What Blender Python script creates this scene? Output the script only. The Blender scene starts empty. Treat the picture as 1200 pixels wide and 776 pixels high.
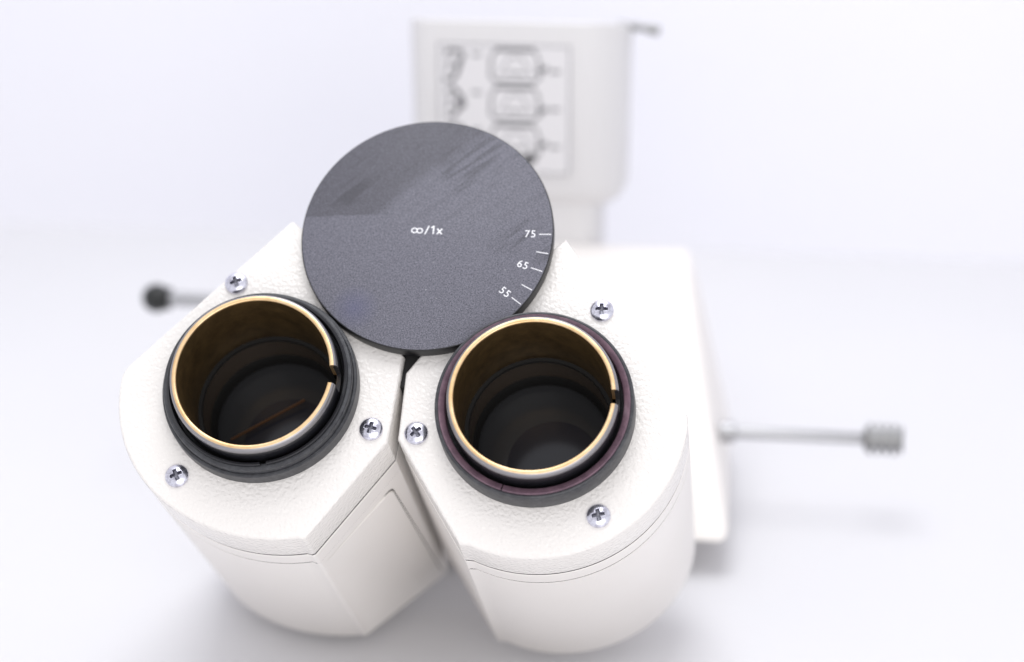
import bpy, bmesh, math, random
from mathutils import Vector, Matrix
random.seed(4)
S = 0.001                      # everything below is written in millimetres
TABLE = -96.5                  # height of the table below the dial centre
ROOT = Vector((0.0, 95.0, TABLE))
TH = math.radians(42)          # the eyepiece axes rise 42 degrees from the table
AN = Vector((1, 0, 0)); BN = Vector((0, math.sin(TH), math.cos(TH))); NN = Vector((0, -math.cos(TH), math.sin(TH)))
scene = bpy.context.scene
col = scene.collection

def PP(a, b, h): return AN * a + BN * b + NN * h          # eyepiece-plane frame -> scene mm
def L(p): return (Vector(p) - ROOT) * S                    # scene mm -> coordinates local to the microscope head
def W(p): return (Vector(p) - Vector((0, 0, TABLE))) * S   # scene mm -> world metres

# ------------------------------------------------------------------ materials
def mat(name, base=(.8, .8, .8), rough=.5, metal=0.0, spec=None, coat=0, coat_rough=.1):
    m = bpy.data.materials.new(name); m.use_nodes = True
    b = m.node_tree.nodes['Principled BSDF']
    b.inputs['Base Color'].default_value = (*base, 1); b.inputs['Roughness'].default_value = rough
    b.inputs['Metallic'].default_value = metal
    if spec is not None: b.inputs['Specular IOR Level'].default_value = spec
    b.inputs['Coat Weight'].default_value = coat; b.inputs['Coat Roughness'].default_value = coat_rough
    return m
def nodes(m): return m.node_tree.nodes, m.node_tree.links, m.node_tree.nodes['Principled BSDF']
def noise(m, scale, detail=2, rough=.5, vec=None, dist=0):
    n, l, b = nodes(m)
    t = n.new('ShaderNodeTexNoise'); t.inputs['Scale'].default_value = scale
    t.inputs['Detail'].default_value = detail; t.inputs['Roughness'].default_value = rough
    t.inputs['Distortion'].default_value = dist
    if vec is None:
        c = n.new('ShaderNodeTexCoord'); vec = c.outputs['Object']
    l.new(vec, t.inputs['Vector']); return t.outputs['Fac']
def ramp(m, fac, stops):
    n, l, b = nodes(m); r = n.new('ShaderNodeValToRGB')
    e = r.color_ramp.elements
    while len(e) < len(stops): e.new(.5)
    for i, (p, c) in enumerate(stops):
        e[i].position = p; e[i].color = (*c, 1) if len(c) == 3 else c
    l.new(fac, r.inputs['Fac']); return r.outputs['Color']
def mixc(m, fac, c1, c2, mode='MIX'):
    n, l, b = nodes(m); x = n.new('ShaderNodeMix'); x.data_type = 'RGBA'; x.blend_type = mode
    for s, v in (('Factor', fac), ('A', c1), ('B', c2)):
        i = {'Factor': 0, 'A': 6, 'B': 7}[s]
        if hasattr(v, 'is_linked') or isinstance(v, bpy.types.NodeSocket): l.new(v, x.inputs[i])
        elif isinstance(v, (int, float)): x.inputs[i].default_value = v
        else: x.inputs[i].default_value = (*v, 1)
    return x.outputs[2]
def bump(m, h, strength, dist, prev=None):
    n, l, b = nodes(m); bp = n.new('ShaderNodeBump'); bp.inputs['Strength'].default_value = strength
    bp.inputs['Distance'].default_value = dist; l.new(h, bp.inputs['Height'])
    if prev is not None: l.new(prev, bp.inputs['Normal'])
    l.new(bp.outputs['Normal'], b.inputs['Normal']); return bp.outputs['Normal']
def grey(v): return (v, v, v)

PAINT = (.80, .770, .735)
# leathery textured enamel of the two face plates
M_plate = mat('textured_enamel', PAINT, .20, 0, .6)
n, l, b = nodes(M_plate)
f1 = noise(M_plate, 1500, .8, .5, dist=.2)
f2 = noise(M_plate, 2600, 2, .5)
p1 = bump(M_plate, f1, .7, .00032); bump(M_plate, f2, .25, .00012, p1)
spk = n.new('ShaderNodeTexVoronoi'); spk.inputs['Scale'].default_value = 230
tc = n.new('ShaderNodeTexCoord'); l.new(tc.outputs['Object'], spk.inputs['Vector'])
dirt = ramp(M_plate, spk.outputs['Distance'], [(.0, grey(1)), (.045, grey(1)), (.06, grey(0))])
big = ramp(M_plate, noise(M_plate, 60, 2), [(.0, grey(0)), (.60, grey(0)), (.66, grey(.8))])
dm = mixc(M_plate, 1.0, dirt, big, 'MULTIPLY')
l.new(mixc(M_plate, dm, PAINT, (.30, .28, .26)), b.inputs['Base Color'])
# smoother enamel of the housings, body and port
PAINT2 = (.845, .812, .778)
M_paint = mat('smooth_enamel', PAINT2, .42)
n, l, b = nodes(M_paint)
bump(M_paint, noise(M_paint, 1800, 2, .5), .18, .00012)
l.new(ramp(M_paint, noise(M_paint, 35, 3), [(.3, (.825, .79, .752)), (.7, PAINT2)]), b.inputs['Base Color'])
M_side = mat('warm_enamel', (.78, .73, .665), .42)
bump(M_side, noise(M_side, 1800, 2, .5), .18, .00012)
M_groove = mat('dark_seam', (.02, .019, .018), .9)

# matt black anodised dial, reflected grey put into its colour, with handling smears
M_dial = mat('dial_face', (.05, .05, .055), .55, 0, .55)
n, l, b = nodes(M_dial)
tc = n.new('ShaderNodeTexCoord')
mp0 = n.new('ShaderNodeMapping'); mp0.inputs['Rotation'].default_value = (0, 0, math.radians(-40))
mp = n.new('ShaderNodeMapping'); mp.inputs['Scale'].default_value = (45, 520, 60)
l.new(tc.outputs['Object'], mp0.inputs['Vector']); l.new(mp0.outputs['Vector'], mp.inputs['Vector'])
streak = noise(M_dial, 1.0, 4, .6, vec=mp.outputs['Vector'])
patch = noise(M_dial, 45, 3, .55)
grain = noise(M_dial, 4300, 2, .7)
g0 = ramp(M_dial, grain, [(.32, (.030, .031, .041)), (.68, (.215, .212, .258))])
s1 = ramp(M_dial, streak, [(.40, grey(.62)), (.50, grey(1))])
pm = ramp(M_dial, patch, [(.47, grey(0)), (.56, grey(1))])
# cloth streaks, centre to upper right
sx = n.new('ShaderNodeSeparateXYZ'); l.new(tc.outputs['Object'], sx.inputs[0])
def mth(op, a, c):
    q = n.new('ShaderNodeMath'); q.operation = op
    for i, v in enumerate((a, c)):
        if isinstance(v, (int, float)): q.inputs[i].default_value = v
        elif v is not None: l.new(v, q.inputs[i])
    return q.outputs[0]
zone = mth('MINIMUM', 1, mth('MAXIMUM', 0, mth('MULTIPLY', mth('SUBTRACT', mth('ADD', sx.outputs[1], mth('MULTIPLY', sx.outputs[0], .25)), -.0005), 350)))
s2 = mixc(M_dial, mth('MULTIPLY', mth('MAXIMUM', pm, .25), zone), grey(1), s1)
g1 = mixc(M_dial, 1.0, g0, s2, 'MULTIPLY')
# a wiped sector with a hard lower border, upper left of the dial
yy = mth('SUBTRACT', sx.outputs[1], mth('MULTIPLY', sx.outputs[0], .06))
yw = mth('ADD', yy, mth('MULTIPLY', mth('SUBTRACT', patch, .5), .004))
diag = mth('SUBTRACT', sx.outputs[1], mth('MULTIPLY', sx.outputs[0], 1.05))
dg = mth('MINIMUM', 1, mth('MAXIMUM', 0, mth('MULTIPLY', mth('SUBTRACT', mth('ADD', diag, mth('MULTIPLY', mth('SUBTRACT', patch, .5), .020)), .0120), 230)))
low2 = mth('MINIMUM', 1, mth('MAXIMUM', 0, mth('MULTIPLY', mth('SUBTRACT', yw, .0040), 2500)))
wipe = mth('MULTIPLY', mth('MULTIPLY', low2, dg), mth('ADD', .30, mth('MULTIPLY', noise(M_dial, 900, 3, .7), .45)))
g2 = mixc(M_dial, wipe, g1, (.045, .043, .052))
# bluish fingerprint low on the left
bl = n.new('ShaderNodeVectorMath'); bl.operation = 'DISTANCE'; l.new(tc.outputs['Object'], bl.inputs[0]); bl.inputs[1].default_value = (-.0125, -.0165, .003)
blf = mth('MULTIPLY', mth('MAXIMUM', 0, mth('SUBTRACT', 1, mth('MULTIPLY', bl.outputs['Value'], 200))), .38)
dv = n.new('ShaderNodeTexVoronoi'); dv.inputs['Scale'].default_value = 420; l.new(tc.outputs['Object'], dv.inputs['Vector'])
dust = mth('MULTIPLY', mth('LESS_THAN', dv.outputs['Distance'], .055), mth('GREATER_THAN', noise(M_dial, 150, 2), .56))
g3 = mixc(M_dial, blf, g2, (.075, .08, .19))
l.new(mixc(M_dial, mth('MULTIPLY', dust, .5), g3, (.5, .5, .52)), b.inputs['Base Color'])
l.new(ramp(M_dial, patch, [(.3, grey(.54)), (.7, grey(.66))]), b.inputs['Roughness'])
bump(M_dial, grain, .5, .00006)
M_dialedge = mat('dial_edge', (.006, .006, .007), .35)
M_white = mat('white_marking', (.85, .85, .87), .6)

M_black = mat('black_anodised', (.012, .012, .015), .32)
bump(M_black, noise(M_black, 3000, 2), .12, .00008)
M_collar = mat('worn_black_collar', (.022, .023, .025), .40)
n, l, b = nodes(M_collar)
mpc = n.new('ShaderNodeTexCoord')
l.new(ramp(M_collar, noise(M_collar, 700, 5, .7), [(.40, (.030, .031, .036)), (.70, (.065, .067, .073))]), b.inputs['Base Color'])
bump(M_collar, noise(M_collar, 2500, 3), .3, .0001)
M_plum = mat('plum_anodised', (.085, .040, .058), .30, .2)
n, l, b = nodes(M_plum)
l.new(ramp(M_plum, noise(M_plum, 500, 4, .7), [(.35, (.13, .080, .105)), (.7, (.22, .135, .17))]), b.inputs['Base Color'])
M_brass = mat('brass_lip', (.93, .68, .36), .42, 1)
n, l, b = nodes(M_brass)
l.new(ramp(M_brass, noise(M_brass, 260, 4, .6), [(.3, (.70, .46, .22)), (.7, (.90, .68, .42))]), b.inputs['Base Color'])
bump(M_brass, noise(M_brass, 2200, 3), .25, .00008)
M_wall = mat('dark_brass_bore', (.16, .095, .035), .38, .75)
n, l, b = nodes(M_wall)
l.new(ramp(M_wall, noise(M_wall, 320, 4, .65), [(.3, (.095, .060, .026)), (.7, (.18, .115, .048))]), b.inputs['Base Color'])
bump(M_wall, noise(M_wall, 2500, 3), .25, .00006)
M_bore = mat('black_bore', (.06, .043, .030), .35)
M_bezel = mat('worn_silver_edge', (.34, .33, .34), .38, 1)
M_reflect = mat('dark_reflection_glass', (.020, .022, .032), .16)
M_streak = mat('bronze_reflection', (.13, .058, .022), .5, .4)
M_matt = mat('matt_black', (.006, .006, .006), .7)
M_lens = mat('dark_lens_glass', (.034, .035, .038), .16, 0, .5)
M_screw = mat('zinc_screw', (.72, .72, .80), .20, 1)
n, l, b = nodes(M_screw)
l.new(ramp(M_screw, noise(M_screw, 900, 4, .65), [(.35, (.50, .49, .56)), (.6, (.78, .78, .87))]), b.inputs['Base Color'])
l.new(ramp(M_screw, noise(M_screw, 500, 3, .6), [(.35, grey(.14)), (.7, grey(.34))]), b.inputs['Roughness'])
bump(M_screw, noise(M_screw, 1500, 3), .12, .0001)
M_recess = mat('screw_recess', (.20, .20, .23), .4, 1)
M_steel = mat('brushed_steel', (.42, .42, .43), .36, 1)
M_knob = mat('ribbed_steel', (.30, .30, .30), .4, 1)
M_ball = mat('black_plastic_ball', (.012, .013, .013), .35)
M_label = mat('label_sheet', (.70, .69, .70), .45)
M_ink = mat('grey_ink', (.09, .09, .10), .6)
M_inkd = mat('black_ink', (.01, .01, .012), .6)
M_table = mat('white_laminate', (.80, .805, .84), .5)
n, l, b = nodes(M_table)
l.new(ramp(M_table, noise(M_table, 5, 3), [(.3, (.685, .682, .697)), (.7, (.715, .71, .722))]), b.inputs['Base Color'])
M_wallp = mat('white_backdrop', (.79, .80, .86), .9)
n, l, b = nodes(M_wallp)
l.new(ramp(M_wallp, noise(M_wallp, 3, 3), [(.3, (.81, .81, .865)), (.7, (.84, .835, .875))]), b.inputs['Base Color'])

# ------------------------------------------------------------------ helpers
def link(o, parent=None):
    col.objects.link(o)
    if parent is not None: o.parent = parent
    return o
def build(name, bm, mats, parent=None, smooth=32, recalc=True):
    if recalc: bmesh.ops.recalc_face_normals(bm, faces=bm.faces)
    me = bpy.data.meshes.new(name); bm.to_mesh(me); bm.free()
    for m in (mats if isinstance(mats, (list, tuple)) else [mats]): me.materials.append(m)
    for p in me.polygons: p.use_smooth = True
    me.set_sharp_from_angle(angle=math.radians(smooth))
    return link(bpy.data.objects.new(name, me), parent)
def fP(a, b, h): return L(PP(a, b, h))
def fO(x, y, z): return L((x, y, z))

def lathe(bm, prof, centre, seg=128, a0=0.0, a1=360.0, closed=False, mi=0, frame=None):
    """revolve (r,h) about the eyepiece axis through centre=(a,b); frame maps (x,y,z)->point"""
    fr = frame or (lambda x, y, z: fP(centre[0] + x, centre[1] + y, z))
    full = abs(a1 - a0) >= 359.99
    N = seg if full else seg + 1
    rings = []
    for i in range(N):
        t = math.radians(a0 + (a1 - a0) * i / seg)
        rings.append([bm.verts.new(fr(r * math.cos(t), r * math.sin(t), h)) for r, h in prof])
    m = len(prof)
    for i in range(seg):
        A = rings[i]; B = rings[(i + 1) % N]
        for k in range(m if closed else m - 1):
            f = bm.faces.new((A[k], A[(k + 1) % m], B[(k + 1) % m], B[k])); f.material_index = mi
    if not full and closed:
        for R_ in (rings[0], rings[-1]):
            f = bm.faces.new(R_); f.material_index = mi
    if not closed and full:
        for k in (0, m - 1):
            if prof[k][0] < .6:
                pass
    return rings
def cyl(bm, frame, prof, seg=48, mi=0):
    """closed turned body: prof from one end to the other, capped"""
    r = lathe(bm, prof, (0, 0), seg, frame=frame, mi=mi)
    for k in (0, len(prof) - 1):
        f = bm.faces.new([ring[k] for ring in r]); f.material_index = mi
    return r
def inset(poly, d):
    """shrink a counter-clockwise outline by d (list or scalar)"""
    out = []; n = len(poly)
    for i in range(n):
        p0 = Vector(poly[i - 1]); p1 = Vector(poly[i]); p2 = Vector(poly[(i + 1) % n])
        e1 = (p1 - p0).normalized(); e2 = (p2 - p1).normalized()
        n1 = Vector((-e1.y, e1.x)); n2 = Vector((-e2.y, e2.x))
        m = n1 + n2; m = m / max(.3, m.dot(n1))
        di = d[i] if isinstance(d, (list, tuple)) else d
        out.append((p1.x + m.x * di, p1.y + m.y * di))
    return out
def rounded(poly, rad, seg=6):
    """round each corner of poly; rad per corner"""
    out = []; n = len(poly)
    for i in range(n):
        p0 = Vector(poly[i - 1]); p1 = Vector(poly[i]); p2 = Vector(poly[(i + 1) % n]); r = rad[i] if isinstance(rad, (list, tuple)) else rad
        if r <= 0: out.append(tuple(p1)); continue
        u = (p0 - p1).normalized(); v = (p2 - p1).normalized()
        ang = math.acos(max(-1, min(1, u.dot(v))));
        t = r / math.tan(ang / 2)
        c = p1 + (u + v).normalized() * (r / math.sin(ang / 2))
        s = p1 + u * t; e = p1 + v * t
        a0 = math.atan2(s.y - c.y, s.x - c.x); a1 = math.atan2(e.y - c.y, e.x - c.x)
        d = (a1 - a0 + math.pi) % (2 * math.pi) - math.pi
        for k in range(seg + 1):
            a = a0 + d * k / seg; out.append((c.x + r * math.cos(a), c.y + r * math.sin(a)))
    return out
def slab(bm, outline, levels, hole=None, bottom=True, top=True, mi=0, fr=None, holeh=None):
    """stack of outline loops (inset,h), top cap optionally with a round hole ((a,b),r)"""
    fr = fr or fP
    loops = []
    for d, h in levels:
        loops.append([bm.verts.new(fr(x, y, h)) for x, y in inset(outline, d)])
    for A, B in zip(loops[:-1], loops[1:]):
        for i in range(len(A)):
            f = bm.faces.new((A[i], A[(i + 1) % len(A)], B[(i + 1) % len(A)], B[i])); f.material_index = mi
    if top:
        if hole:
            (ca, cb), r = hole; h = levels[0][1]; N = 96
            hv = [bm.verts.new(fr(ca + r * math.cos(2 * math.pi * i / N), cb + r * math.sin(2 * math.pi * i / N), h)) for i in range(N)]
            edges = [bm.edges.new((hv[i], hv[(i + 1) % N])) for i in range(N)]
            le = [bm.edges.get((loops[0][i], loops[0][(i + 1) % len(loops[0])])) for i in range(len(loops[0]))]
            g = bmesh.ops.triangle_fill(bm, edges=edges + le, use_beauty=True)
            hw = [bm.verts.new(fr(ca + r * math.cos(2 * math.pi * i / N), cb + r * math.sin(2 * math.pi * i / N), h - (holeh or 5))) for i in range(N)]
            for i in range(N): bm.faces.new((hv[i], hv[(i + 1) % N], hw[(i + 1) % N], hw[i]))
        else:
            f = bm.faces.new(loops[0]); f.material_index = mi
    if bottom:
        f = bm.faces.new(loops[-1]); f.material_index = mi
    return loops

# ------------------------------------------------------------------ the setting
def sheet(name, pts, m):
    bm = bmesh.new(); v = [bm.verts.new(W(p)) for p in pts]; bm.faces.new(v)
    o = build(name, bm, m, recalc=False); o['kind'] = 'structure'; return o
sheet('table_top', [(-1500, -900, TABLE), (1500, -900, TABLE), (1500, 326, TABLE), (-1500, 326, TABLE)], M_table)
def boxpts(bm, x0, x1, y0, y1, z0, z1, fr=W):
    r = bmesh.ops.create_cube(bm, size=1)['verts']
    for v in r:
        v.co = fr((x0 + (v.co.x + .5) * (x1 - x0), y0 + (v.co.y + .5) * (y1 - y0), z0 + (v.co.z + .5) * (z1 - z0)))
    return r
bm = bmesh.new(); boxpts(bm, -1500, 1500, 329, 345, TABLE - 60, TABLE + 900)
o = build('backdrop_wall', bm, M_wallp, smooth=30); o['kind'] = 'structure'

# ------------------------------------------------------------------ the microscope head
head = bpy.data.objects.new('microscope_head', None); head.empty_display_size = .02
link(head); head.location = W(ROOT)
head['label'] = 'cream white microscope head with two open eyepiece tubes under a round black dial'
head['category'] = 'microscope head'

# outlines in the eyepiece plane (counter-clockwise)
def arc(c, r, a0, a1, n):
    return [(c[0] + r * math.cos(math.radians(a0 + (a1 - a0) * i / n)), c[1] + r * math.sin(math.radians(a0 + (a1 - a0) * i / n))) for i in range(n + 1)]
CL = (-29.22, -32.52); CR = (24.01, -34.53)
def larc():
    o = []
    for i in range(44):
        t = 176.5 + (290 - 176.5) * i / 43; r = 28.45 + max(0, (t - 240) / 50) ** 1.6 * 2.6
        o.append((CL[0] + r * math.cos(math.radians(t)), CL[1] + r * math.sin(math.radians(t))))
    return o
left_out = ([(-27.6, 3.5), (-28.2, 3.9), (-28.8, 3.4), (-56.4, -28.4), (-57.1, -29.4)] + larc()
            + [(-17.6, -61.9), (-17.0, -61.6), (-3.7, -41.9), (-2.55, -24.2), (-15.0, -9.0), (-22.0, -1.0)])
right_out = ([(26.7, 2.2), (22.5, -2.0), (14.0, -10.5), (.55, -23.9), (-1.85, -27.6), (-1.9, -41.1), (11.9, -61.2)]
             + arc(CR, 28.7, 248.5, 358, 40) + rounded([(52.7, -35.0), (52.4, -33.4), (26.7, 2.2)], [0, 1.2, 0], 4)[1:-1])
def area(p): return sum(p[i - 1][0] * p[i][1] - p[i][0] * p[i - 1][1] for i in range(len(p)))
if area(left_out) < 0: left_out.reverse()
if area(right_out) < 0: right_out.reverse()

plates = []
for k, (out, c) in enumerate(((left_out, CL), (right_out, CR))):
    bm = bmesh.new()
    slab(bm, out, [(.75, 0), (.42, -.06), (.15, -.28), (0, -.7), (0, -9.7), (.25, -10.0)], hole=(c, 17.2), holeh=9)
    # grown bottom face must leave the bore open
    bm.faces.ensure_lookup_table()
    bot = [f for f in bm.faces if len(f.verts) > 20]
    bmesh.ops.delete(bm, geom=bot, context='FACES')
    pl = build('face_plate', bm, M_plate, head, 27); plates.append(pl)
    # spacer ring
    def arcmask(p):
        t = math.degrees(math.atan2(p[1] - c[1], p[0] - c[0])) % 360
        return (176 < t < 290.5) if k == 0 else (247 < t < 359.9)
    def seam(v): return [v if arcmask(p) else -.05 for p in out]
    bm = bmesh.new()
    slab(bm, out, [(.10, -10.5), (-.05, -10.7), (-.05, -14.98), (seam(.03), -15.03)], bottom=False, top=False)
    build('spacer_ring', bm, [M_paint], head, 14)
    # housing: dark core in the seams, then the long shell
    bm = bmesh.new()
    core = [.55 if arcmask(p) else -.046 for p in out]
    slab(bm, out, [(.45, -9.5), (.45, -12)], bottom=False, top=False, mi=1)
    slab(bm, out, [(core, -14), (core, -17)], bottom=False, top=False, mi=1)
    bm.faces.ensure_lookup_table()
    for i, f in enumerate(list(bm.faces)[-len(out):]):
        if not (arcmask(out[i]) and arcmask(out[(i + 1) % len(out)])): f.material_index = 0
    slab(bm, out, [([v + .002 for v in core], -15.50), (seam(.03), -15.52)], bottom=False, top=False, mi=1)
    sh = [(seam(.03), -15.52), (-.05, -15.57), (-.05, -69.0), (.35, -70.6), (1.3, -71.8), (2.6, -72.3)]
    slab(bm, out, [(d, h) for d, h in sh], top=False, bottom=True)
    for v in bm.verts:          # the rear end is cut obliquely, longer on the inner side
        p = v.co / S + ROOT; hh_ = p.dot(NN); bb_ = p.dot(BN)
        if hh_ < -60: v.co -= NN * S * min(22, max(0, bb_ + 62)) * ((.85, .30)[k])
    house = build('prism_housing', bm, [M_paint, M_groove], head, 22)
    if k == 0:
        # cover panel let into the flat flank that faces the other housing
        A = Vector((-17.0, -61.7)); B = Vector((-3.7, -41.9)); e = (B - A).normalized(); nrm = Vector((e.y, -e.x))
        def fl(s, hh, d): q = A + e * s + nrm * d; return fP(q.x, q.y, hh)
        # the panel rises out of the flank towards its right-hand edge, where a fine seam shows
        pan = rounded([(1.0, -17.5), (1.0, -69.0), (22.9, -83.0), (20.4, -18.9)], [.3, .3, .3, 1.6], 8)
        if area(pan) < 0: pan.reverse()
        def lift(s_): return max(0.0, min(1.0, (s_ - 9) / 11.0)) ** 1.5
        bm = bmesh.new()
        slab(bm, pan, [(0.22, .42), (.06, .36), (0, .24), (0, .0)], fr=lambda x, y, z: fl(x, y, .056 + z * lift(x)), bottom=False)
        build('side_panel', bm, M_paint, house, 35)
        bm = bmesh.new()
        path = [(18.2, -18.62)] + [p for p in rounded([(18.2, -18.62), (20.4 + .05, -18.75), (22.95, -83.0)], [0, 1.6, 0], 8)[1:-1]] + [(22.95, -83.0)]
        vs = []
        for i, p in enumerate(path):
            p0 = Vector(path[max(0, i - 1)]); p1 = Vector(path[min(len(path) - 1, i + 1)]); t_ = (p1 - p0).normalized(); w_ = .02 if i == 0 else .22
            nn_ = Vector((-t_.y, t_.x)) * w_
            vs.append([bm.verts.new(fl(p[0] + g * nn_.x, p[1] + g * nn_.y, dd)) for g, dd in ((-1, .04), (-1, .10), (1, .10), (1, .04))])
        for A_, B_ in zip(vs[:-1], vs[1:]):
            for i in range(3): bm.faces.new((A_[i], B_[i], B_[i + 1], A_[i + 1]))
        build('panel_seam', bm, M_groove, house, 35)

# screws -------------------------------------------------------------
def screw_mesh():
    bm = bmesh.new(); R = 2.25; NR = 44; NS = 120
    def ss(x): x = max(0, min(1, x)); return x * x * (3 - 2 * x)
    def hh(x, y):
        r = math.hypot(x, y); z = 1.25 * math.sqrt(max(0, 1 - (r / (R * 1.06)) ** 2)) - .05
        w1 = ss((.32 - abs(x)) / .14 + .5) * ss((1.12 - abs(y)) / .2 + .5)
        w2 = ss((.32 - abs(y)) / .14 + .5) * ss((1.12 - abs(x)) / .2 + .5)
        dm_ = max(w1, w2)
        return z - dm_ * (1.15 - .35 * min(1, r / 1.1)), dm_
    ctr = bm.verts.new((0, 0, hh(0, 0)[0] * S)); prev = None
    for i in range(1, NR + 1):
        r = R * i / NR; ring = []
        for j in range(NS):
            t = 2 * math.pi * j / NS; x, y = r * math.cos(t), r * math.sin(t); z, _ = hh(x, y)
            ring.append(bm.verts.new((x * S, y * S, z * S)))
        for j in range(NS):
            if prev is None: f = bm.faces.new((ctr, ring[j], ring[(j + 1) % NS]))
            else: f = bm.faces.new((prev[j], ring[j], ring[(j + 1) % NS], prev[(j + 1) % NS]))
            m = f.calc_center_median() / S
            if hh(m.x, m.y)[1] > .6: f.material_index = 1
        prev = ring
    low = [bm.verts.new((v.co.x, v.co.y, -.0004)) for v in prev]
    for j in range(NS): bm.faces.new((prev[j], low[j], low[(j + 1) % NS], prev[(j + 1) % NS]))
    me = bpy.data.meshes.new('screw'); bmesh.ops.recalc_face_normals(bm, faces=bm.faces); bm.to_mesh(me); bm.free()
    me.materials.append(M_screw); me.materials.append(M_recess)
    for p in me.polygons: p.use_smooth = True
    return me
SM = screw_mesh()
FR = Matrix((AN, BN, NN)).transposed().to_4x4()
def place(o, a, b, h, rot=0):
    o.matrix_local = Matrix.Translation(fP(a, b, h)) @ FR @ Matrix.Rotation(math.radians(rot), 4, 'Z')
first = None
for a, b_, rot, p in ((-37.55, -10.4, 24, 0), (-7.14, -39.5, -12, 0), (-43.32, -50.9, 28, 0),
                      (34.9, -13.0, 2, 1), (1.6, -39.9, 42, 1), (37.24, -54.3, 14, 1)):
    if first is None:
        first = o = bpy.data.objects.new('screw', SM)
    else: o = first.copy()
    link(o, plates[p]); place(o, a, b_, .12, rot); o['group'] = 'cross head screws of the face plates'

# eyepiece tubes -----------------------------------------------------
def tube(c, left):
    slot = (1.0 if left else 1.5); hw = (6.6 if left else 5.2)
    bm = bmesh.new()
    # black barrel: full below, gapped at the slot above
    lathe(bm, [(15.25, -2), (15.25, 4.6), (16.05, 4.6), (16.05, -2)], c, 160, closed=True)
    lathe(bm, [(15.25, 4.55), (15.25, 8.7), (15.5, 8.75), (16.0, 8.55), (16.05, 8.4), (16.05, 4.55)], c, 170, slot + hw, slot + 360 - hw, closed=True)
    t = build('eyepiece_tube', bm, M_black, head, 35)
    t['label'] = 'left eyepiece tube with an all black collar' if left else 'right eyepiece tube with a plum coloured ring inside its collar'
    bm = bmesh.new()
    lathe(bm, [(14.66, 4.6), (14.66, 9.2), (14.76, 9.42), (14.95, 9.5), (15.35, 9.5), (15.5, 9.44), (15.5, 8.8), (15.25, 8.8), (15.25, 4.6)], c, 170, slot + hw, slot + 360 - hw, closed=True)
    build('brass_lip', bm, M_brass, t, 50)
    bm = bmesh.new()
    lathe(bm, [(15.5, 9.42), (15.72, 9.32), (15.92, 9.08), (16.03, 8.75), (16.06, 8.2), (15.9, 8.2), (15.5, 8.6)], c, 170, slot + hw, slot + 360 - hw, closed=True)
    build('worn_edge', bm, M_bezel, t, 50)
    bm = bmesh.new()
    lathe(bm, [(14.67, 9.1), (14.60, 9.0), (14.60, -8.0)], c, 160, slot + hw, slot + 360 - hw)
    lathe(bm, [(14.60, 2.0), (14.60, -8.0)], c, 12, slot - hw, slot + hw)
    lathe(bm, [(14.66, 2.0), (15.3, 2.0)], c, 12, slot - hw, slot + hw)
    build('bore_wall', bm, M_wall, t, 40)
    bm = bmesh.new()
    lathe(bm, [(14.66, -8.0), (13.9, -8.0), (13.75, -8.6)], c, 128, mi=1)
    lathe(bm, [(13.75, -8.6), (13.9, -9.4), (13.9, -15.6)], c, 128, mi=0)
    lathe(bm, [(13.9, -15.6), (13.3, -16.4), (13.1, -19.5)], c, 128, mi=1)
    build('lens_barrel', bm, [M_bore, M_matt], t, 40)
    bm = bmesh.new()
    prof = [(13.2 * math.sin(x / 14 * .16) / math.sin(.16), -19.0 + (math.cos(x / 14 * .16) - math.cos(.16)) * 60) for x in range(1, 15)]
    r = lathe(bm, prof, c, 96); bm.faces.new([q[0] for q in r])
    build('lens', bm, M_lens, t, 60)
    bm = bmesh.new()
    r = lathe(bm, [(9.4, -18.9), (9.2, -18.3), (6, -17.9), (2, -17.7), (.3, -17.68)], (c[0] + 2.2, c[1] - 3.9), 72); bm.faces.new([q[-1] for q in r])
    build('dark_reflection', bm, M_reflect, t, 50)  # dark disc modelled in place of a dark reflection on the lens
    if left:      # bronze bar modelled in place of a reflected streak deep inside
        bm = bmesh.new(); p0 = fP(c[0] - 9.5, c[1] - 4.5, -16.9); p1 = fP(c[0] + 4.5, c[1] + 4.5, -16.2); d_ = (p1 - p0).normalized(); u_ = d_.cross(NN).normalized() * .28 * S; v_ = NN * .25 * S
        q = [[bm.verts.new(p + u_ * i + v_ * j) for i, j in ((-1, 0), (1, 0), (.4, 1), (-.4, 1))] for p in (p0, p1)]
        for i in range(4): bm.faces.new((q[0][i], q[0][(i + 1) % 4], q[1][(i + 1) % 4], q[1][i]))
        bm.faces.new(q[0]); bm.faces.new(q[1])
        build('streak_reflection', bm, M_streak, t, 20)
    # collar
    bm = bmesh.new()
    if left:
        lathe(bm, [(16.0, .4), (18.95, .02), (18.98, .5), (18.9, 3.0), (18.75, 3.25), (18.35, 3.3), (18.3, 3.1), (18.25, 3.4), (18.25, 4.9), (18.1, 5.15), (17.75, 5.25), (17.2, 5.2), (16.9, 4.9), (16.85, 1.2), (16.0, 1.0)], c, 160)
    else:
        lathe(bm, [(16.0, .4), (18.8, .02), (18.85, .5), (18.78, 4.7), (18.62, 5.05), (18.35, 5.15), (17.95, 5.05), (17.85, 4.7), (17.0, 4.2), (16.9, 1.2), (16.0, 1.0)], c, 160)
    build('collar', bm, M_collar, t, 28)
    bm = bmesh.new()
    if left:
        lathe(bm, [(17.55, 4.6), (17.5, 5.7), (17.3, 5.9), (16.95, 5.85), (16.75, 5.6), (16.7, 3.0)], c, 150, -76, 280)
        build('inner_ring', bm, M_black, t, 40)
    else:
        lathe(bm, [(18.1, 4.6), (18.05, 5.35), (17.9, 5.55), (17.0, 5.35), (16.8, 5.1), (16.7, 3.0)], c, 150, -104.2, 255)
        build('inner_ring', bm, M_plum, t, 40)
    return t
tube(CL, True); tube(CR, False)

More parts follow.
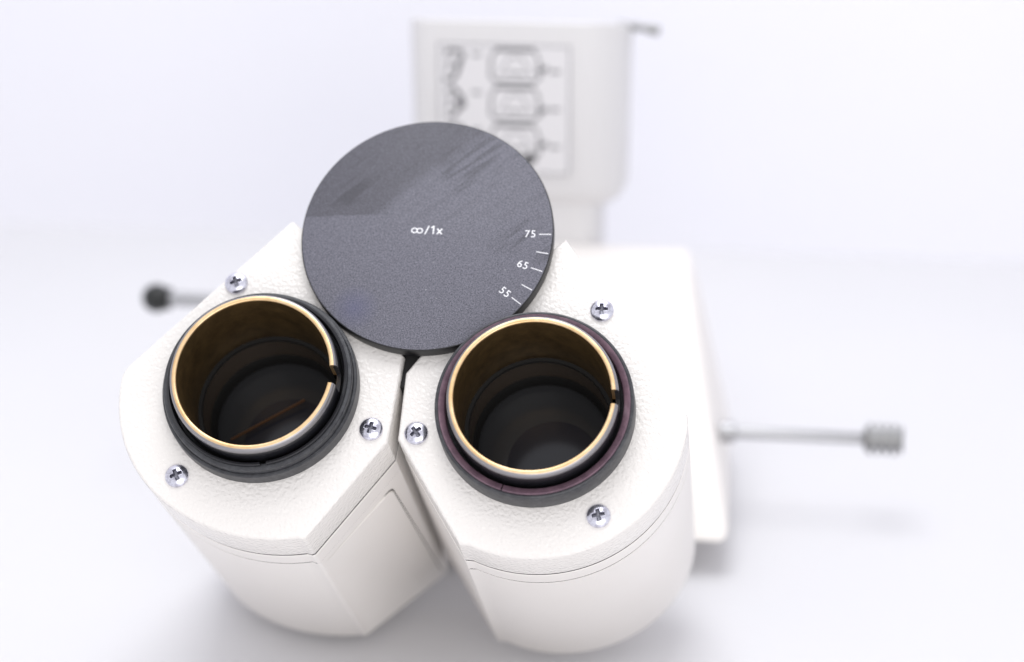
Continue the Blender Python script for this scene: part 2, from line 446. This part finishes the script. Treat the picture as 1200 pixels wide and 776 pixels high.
# dial ---------------------------------------------------------------
DC = (-.29, .73)
dialF = Matrix.Translation(fP(DC[0], DC[1], 0)) @ FR
bm = bmesh.new()
I = lambda x, y, z: Vector((x, y, z)) * S
r = lathe(bm, [(24.2, .15), (24.9, .3), (24.93, 2.75), (24.85, 2.93), (24.68, 3.0)], (0, 0), 220, frame=I, mi=1)
f = bm.faces.new([q[-1] for q in r]); f.material_index = 0
bm.faces.new([q[0] for q in r])
dial = build('distance_dial', bm, [M_dial, M_dialedge], head, 25)
dial.matrix_local = dialF
dial['label'] = 'round black dial marked with eye distances'
def onDial(o, x, y, h=3.012, rot=0):
    o.matrix_local = Matrix.Translation(Vector((x, y, h)) * S) @ Matrix.Rotation(math.radians(rot), 4, 'Z')
def text(name, s, size, x, y, rot, weight=.0):
    cu = bpy.data.curves.new(name, 'FONT'); cu.body = s; cu.size = size * S; cu.align_x = 'CENTER'; cu.align_y = 'CENTER'
    cu.offset = weight * S; cu.space_character = 1.12; cu.resolution_u = 6; cu.extrude = .006 * S
    tmp = bpy.data.objects.new(name, cu); col.objects.link(tmp); bpy.context.view_layer.update()
    me = bpy.data.meshes.new_from_object(tmp.evaluated_get(bpy.context.evaluated_depsgraph_get()))
    bpy.data.objects.remove(tmp); bpy.data.curves.remove(cu)
    me.name = name; me.materials.clear(); me.materials.append(M_white)
    o = link(bpy.data.objects.new(name, me), dial); onDial(o, x, y, 3.012, rot); return o
def polar(r_, a): return r_ * math.cos(math.radians(a)), r_ * math.sin(math.radians(a))
for ang, num in ((1.8, '75'), (-8.0, None), (-17.2, '65'), (-27.4, None), (-35.9, '55')):
    bm = bmesh.new(); boxpts(bm, -1.18, 1.18, -.085, .085, 0, .012, fr=lambda p: Vector(p) * S)
    tk = build('tick_mark', bm, M_white, dial, 30); x, y = polar(23.25, ang); onDial(tk, x, y, 3.004, ang)
    if num:
        x, y = polar(20.35, ang); text('numeral', num, 2.15, x, y, ang * 1.0, .0)
def glyph(name, strokes, w, x, y):
    """a stroked sign engraved as one thin raised mesh"""
    bm = bmesh.new(); z = 0
    for pts in strokes:
        for (x0, y0), (x1, y1) in zip(pts[:-1], pts[1:]):
            d = Vector((x1 - x0, y1 - y0)).normalized(); nn = Vector((-d.y, d.x)) * w / 2; e = d * w * .3; z += .0012
            c = [(x0 - e.x + nn.x, y0 - e.y + nn.y), (x1 + e.x + nn.x, y1 + e.y + nn.y), (x1 + e.x - nn.x, y1 + e.y - nn.y), (x0 - e.x - nn.x, y0 - e.y - nn.y)]
            a = [bm.verts.new(Vector((p[0], p[1], z)) * S) for p in c]; b2 = [bm.verts.new(Vector((p[0], p[1], z + .012)) * S) for p in c]
            bm.faces.new(b2)
            for i in range(4): bm.faces.new((a[i], a[(i + 1) % 4], b2[(i + 1) % 4], b2[i]))
    o = build(name, bm, M_white, dial, 30); onDial(o, x, y, 3.004, 0)
glyph('slash_sign', [[(-.32, -.85), (.32, .85)]], .23, -.05, .72)
glyph('numeral', [[(-.34, .50), (.10, .80), (.10, -.80)]], .25, 1.15, .78)
glyph('letter', [[(-.45, -.55), (.45, .55)], [(-.45, .55), (.45, -.55)]], .25, 2.45, .50)
def ringflat(bm, cx, cy, rx, ry, w, z, fr, seg=36, a0=0, a1=360, th=.012):
    pts = [];
    for i in range(seg + 1):
        t = math.radians(a0 + (a1 - a0) * i / seg)
        pts.append(((cx + (rx + w / 2) * math.cos(t), cy + (ry + w / 2) * math.sin(t)), (cx + (rx - w / 2) * math.cos(t), cy + (ry - w / 2) * math.sin(t))))
    vs = [[bm.verts.new(fr(x, y, zz)) for (x, y) in p for zz in (z, z + th)] for p in pts]
    for A, B in zip(vs[:-1], vs[1:]):
        bm.faces.new((A[1], A[3], B[3], B[1])); bm.faces.new((A[0], A[1], B[1], B[0])); bm.faces.new((A[2], A[3], B[3], B[2]))
bm = bmesh.new()
ringflat(bm, -.53, 0, .53, .50, .22, 0, I); ringflat(bm, .53, 0, .53, .50, .22, .0003, I, th=.0122)
inf = build('infinity_sign', bm, M_white, dial, 30); onDial(inf, -2.0, .52, 3.004, 0)

# black hub under the dial, seen in the notch between the plates
bm = bmesh.new()
cyl(bm, lambda x, y, z: fP(x, y - .3, z), [(22.4, .12), (22.6, 0), (22.6, -9), (22.4, -9.2)], 96)
slab(bm, [(-3.0, -22.0), (-3.0, -30), (3.2, -30), (3.2, -22.0)], [(0, -1.6), (0, -14)])
build('pivot_hub', bm, M_matt, head, 30)
# white hinge barrel joining the housings to the body
bm = bmesh.new()
cyl(bm, lambda x, y, z: fP(x, y, z), [(19, -12), (20, -12.5), (20, -90), (19, -92)], 72)
build('hinge_barrel', bm, M_paint, head, 30)

# body ---------------------------------------------------------------
def hexa(bm, c, bev=3.5, seg=5):
    v = [bm.verts.new(fO(*p)) for p in c]
    for q in ((0, 1, 2, 3), (7, 6, 5, 4), (0, 4, 5, 1), (1, 5, 6, 2), (2, 6, 7, 3), (3, 7, 4, 0)): bm.faces.new([v[i] for i in q])
    bmesh.ops.recalc_face_normals(bm, faces=bm.faces)
    if bev: bmesh.ops.bevel(bm, geom=bm.edges[:], offset=bev * S, segments=seg, profile=.5, affect='EDGES')
bm = bmesh.new()
hexa(bm, [(-60, 57, -88), (60, 57, -88), (58, 133, -88), (-58, 133, -88), (-46.5, 112, -38), (46.5, 112, -38), (45.5, 133, -38), (-45.5, 133, -38)], 2.5)
build('body', bm, M_paint, head, 30)
bm = bmesh.new()
cyl(bm, lambda x, y, z: fO(x, 95 + y, z), [(30, TABLE + .05), (30.5, TABLE + .6), (28, TABLE + 6), (28, -86)], 96)
build('dovetail_mount', bm, M_steel, head, 30)

# camera port --------------------------------------------------------
PF = lambda x, y, z: fO(x, y, z)
def tower(bm, x0, x1, y0, y1, z0, z1, rad, top_r, bot_r, taper=0):
    out = rounded([(x0, y0), (x1, y0), (x1, y1), (x0, y1)], rad, 8)
    lv = []
    for i in range(7):
        t = math.pi / 2 * i / 6; lv.append((top_r * (1 - math.sin(t)), z1 - top_r * (1 - math.cos(t))))
    for i in range(7):
        t = math.pi / 2 * i / 6; lv.append((bot_r * (1 - math.cos(t)) + taper, z0 + bot_r * (1 - math.sin(t))))
    slab(bm, out, lv, fr=lambda x, y, z: fO(x, y, z))
bm = bmesh.new()
tower(bm, -27.9, 28.4, 129, 160, -29, 20.6, [6, 13, 13, 6], .6, 6.5, .5)
for v in bm.verts:
    zz = v.co.z / S + ROOT.z; yy_ = v.co.y / S + ROOT.y
    if zz > 0: v.co.z -= max(0, yy_ - 131) * .23 * S      # the roof falls away to the back
M_port = mat('port_grey_white', (.68, .67, .672), .5)  # even grey-white, darker and cooler than the housings
port = build('camera_port', bm, M_port, head, 30)
bm = bmesh.new()
tower(bm, -21, 21.4, 131.5, 158, -92, -24, 6, 1, 1)
build('port_neck', bm, M_port, head, 30)
# instruction label: sheet + printed diagram
YL = 128.93
bm = bmesh.new()
lo = rounded([(-20.4, -19.3), (14.4, -19.3), (14.4, 15.1), (-20.4, 15.1)], .8, 4)
slab(bm, lo, [(0, 0), (0, .1)], fr=lambda x, z, d: fO(x, YL - .05 + d, z))
lab = build('instruction_label', bm, M_label, port, 30)
bm = bmesh.new()
q = lambda x, z, d: fO(x, YL - .06 - d, z)
def stroke(bm, pts, w, th=.02, z=0):
    for (x0, z0), (x1, z1) in zip(pts[:-1], pts[1:]):
        d = Vector((x1 - x0, z1 - z0)); 
        if d.length < 1e-6: continue
        e = d.normalized(); nn = Vector((-e.y, e.x)) * w / 2; e = e * w * .35
        c = [(x0 - e.x + nn.x, z0 - e.y + nn.y), (x1 + e.x + nn.x, z1 + e.y + nn.y), (x1 + e.x - nn.x, z1 + e.y - nn.y), (x0 - e.x - nn.x, z0 - e.y - nn.y)]
        z += .0015
        a = [bm.verts.new(q(x, zz, z)) for x, zz in c]; b2 = [bm.verts.new(q(x, zz, z + th)) for x, zz in c]
        bm.faces.new(b2)
        for i in range(4): bm.faces.new((a[i], a[(i + 1) % 4], b2[(i + 1) % 4], b2[i]))
# frame
stroke(bm, [(-19.8, -18.7), (13.8, -18.7), (13.8, 14.5), (-19.8, 14.5), (-19.8, -18.7)], .26)
build('label_border', bm, M_ink, port, 30)
def diagram(zc, k):
    bm = bmesh.new()
    # side view of a hooked lever, left column
    hk = [(-18.2, zc - 3.6), (-16.6, zc - 3.9), (-15.3, zc - 2.2), (-14.6, zc + .2), (-13.6, zc + 2.6), (-14.2, zc + 3.7), (-17.2, zc + 3.9), (-17.7, zc + 3.0)]
    if k: hk = [(-17.6, zc + 3.0), (-16, zc + 4), (-14, zc + 1.6), (-13.4, zc - .4), (-14.6, zc - 1.2), (-16.2, zc - 3.4), (-17.6, zc - 3.4)]
    stroke(bm, hk, 1.0)
    stroke(bm, [(-17.4, zc - 1.5), (-17.0, zc + 1.6)], .7); stroke(bm, [(-15.0, zc + .8), (-14.6, zc - .4)], 1.2)
    # front view of the head, centre column
    stroke(bm, [(-5.0, zc + 4.4), (4.4, zc + 4.4)], .95)
    stroke(bm, [(-6.2, zc + 2.4), (-5.4, zc + 4.0)], .5); stroke(bm, [(5.6, zc + 2.4), (4.9, zc + 4.0)], .5)
    stroke(bm, [(-6.3, zc + 2.2), (-6.5, zc - 2.6), (-5.0, zc - 3.8), (4.6, zc - 3.8), (6.3, zc - 2.6), (5.8, zc + 2.2)], .6)
    stroke(bm, [(-4.4, zc - 2.2), (-1.4, zc + 2.6), (1.4, zc + 2.6), (4.2, zc - 2.2)], .3)
    stroke(bm, [(-2.4, zc - 1.6), (2.4, zc - 1.6)], .5)
    stroke(bm, [(5.9, zc - 1.6 + (1 - k) * .6), (7.8, zc - 1.0 + (1 - k) * .8)], 1.1)
    # small captions (too blurred to read)
    stroke(bm, [(-11.0, zc + 2.9), (-9.2, zc + 2.9)], .7)
    stroke(bm, [(9.0, zc - 1.0), (11.2, zc - 1.0)], .7)
    build('label_diagram', bm, M_ink, port, 30)
for k, zc in enumerate((9.0, -.8, -10.6)): diagram(zc, 1 if k == 1 else 0)
bm = bmesh.new()
stroke(bm, [(2.6, -15.6), (4.2, -14.6)], 2.6)
build('printed_arrow', bm, M_inkd, port, 30)
# clamping lever at the top right of the port
bm = bmesh.new()
def axisframe(p0, d):
    d = Vector(d).normalized(); u = d.orthogonal().normalized(); v = d.cross(u)
    return lambda x, y, z: L(Vector(p0) + u * x + v * y + d * z)
cyl(bm, axisframe((25, 140, 18.6), (1, 0, -.14)), [(.9, 0), (.9, 4.2), (1.15, 4.4), (1.15, 5.6), (.8, 5.8), (.8, 7.2), (1.25, 7.4), (1.35, 10.4), (1.0, 10.8)], 32)
build('clamp_screw', bm, M_knob, head, 30)

# pull rods ----------------------------------------------------------
bm = bmesh.new(); cyl(bm, axisframe((56, 95, -74.4), (1, 0, 0)), [(2.6, 0), (2.6, 3.2), (2.3, 3.6), (1.5, 3.6), (1.5, 38), (1.4, 38.2)], 32)
rr = build('pull_rod', bm, M_steel, head, 30); rr['label'] = 'long silver pull rod on the right ending in a ribbed metal knob'
bm = bmesh.new()
pf = [(1.7, 35.0), (2.6, 35.2), (3.3, 36.0)]
for i in range(4):
    z = 36.0 + i * 2.0; pf += [(3.85, z + .15), (3.85, z + 1.1), (2.5, z + 1.2), (2.5, z + 1.95)]
pf += [(3.6, 44.1), (3.3, 44.5)]
cyl(bm, axisframe((56, 95, -74.4), (1, 0, 0)), pf, 48)
build('ribbed_knob', bm, M_knob, rr, 30)
bm = bmesh.new(); cyl(bm, axisframe((-50.2, 107, -49.7), (-1, 0, 0)), [(1.9, 0), (1.9, 37), (1.7, 37.3)], 32)
rl = build('pull_rod', bm, M_steel, head, 30); rl['label'] = 'silver pull rod on the left ending in a black ball knob'
bm = bmesh.new()
pf = [(2.4, 36.0), (2.9, 36.1)] + [(3.75 * math.sin(math.radians(a)), 39.8 - 3.75 * math.cos(math.radians(a))) for a in range(52, 178, 7)]
cyl(bm, axisframe((-51.2, 107, -49.7), (-1, 0, 0)), pf, 48)
build('ball_knob', bm, M_ball, rl, 30)

# ------------------------------------------------------------------ lamps
def area(name, loc, target, size, power, colr=(1, 1, 1), sy=None):
    d = bpy.data.lights.new(name, 'AREA'); d.energy = power; d.color = colr
    d.shape = 'RECTANGLE'; d.size = size * S; d.size_y = (sy or size) * S
    o = link(bpy.data.objects.new(name, d)); o.location = W(loc)
    o.rotation_euler = (W(target) - W(loc)).to_track_quat('-Z', 'Y').to_euler(); return o
area('softbox', (-20, 90, 620), (0, 90, -60), 560, 2.45, (.97, .98, 1), 380)
area('added_fill', (200, -660, 110), (20, 60, -70), 560, 1.5, (1, .98, .96), 380)  # added lamp in front, brightens the flanks and undersides
w = bpy.data.worlds.new('World'); scene.world = w; w.use_nodes = True
bg = w.node_tree.nodes['Background']; bg.inputs[0].default_value = (.95, .95, 1, 1); bg.inputs[1].default_value = .90

# ------------------------------------------------------------------ camera
psi, E_ = math.radians(7.6176), math.radians(18.922)
r_ = Vector((math.cos(psi), math.sin(psi), 0)); b_ = Vector((math.sin(psi) * math.cos(E_), -math.cos(psi) * math.cos(E_), math.sin(E_))); u_ = b_.cross(r_)
cam = bpy.data.cameras.new('camera'); co = link(bpy.data.objects.new('camera', cam))
m = Matrix((r_, u_, b_)).transposed().to_4x4(); m.translation = W((67.306, -381.49, 114.44)); co.matrix_world = m
cam.sensor_width = 36; cam.lens = 72; cam.clip_start = .01; cam.clip_end = 20
cam.dof.use_dof = True; cam.dof.focus_distance = .386; cam.dof.aperture_fstop = 7.8; cam.dof.aperture_blades = 0
scene.camera = co
scene.view_settings.view_transform = 'Standard'; scene.view_settings.look = 'None'
scene.view_settings.exposure = 0.09; scene.view_settings.gamma = 1
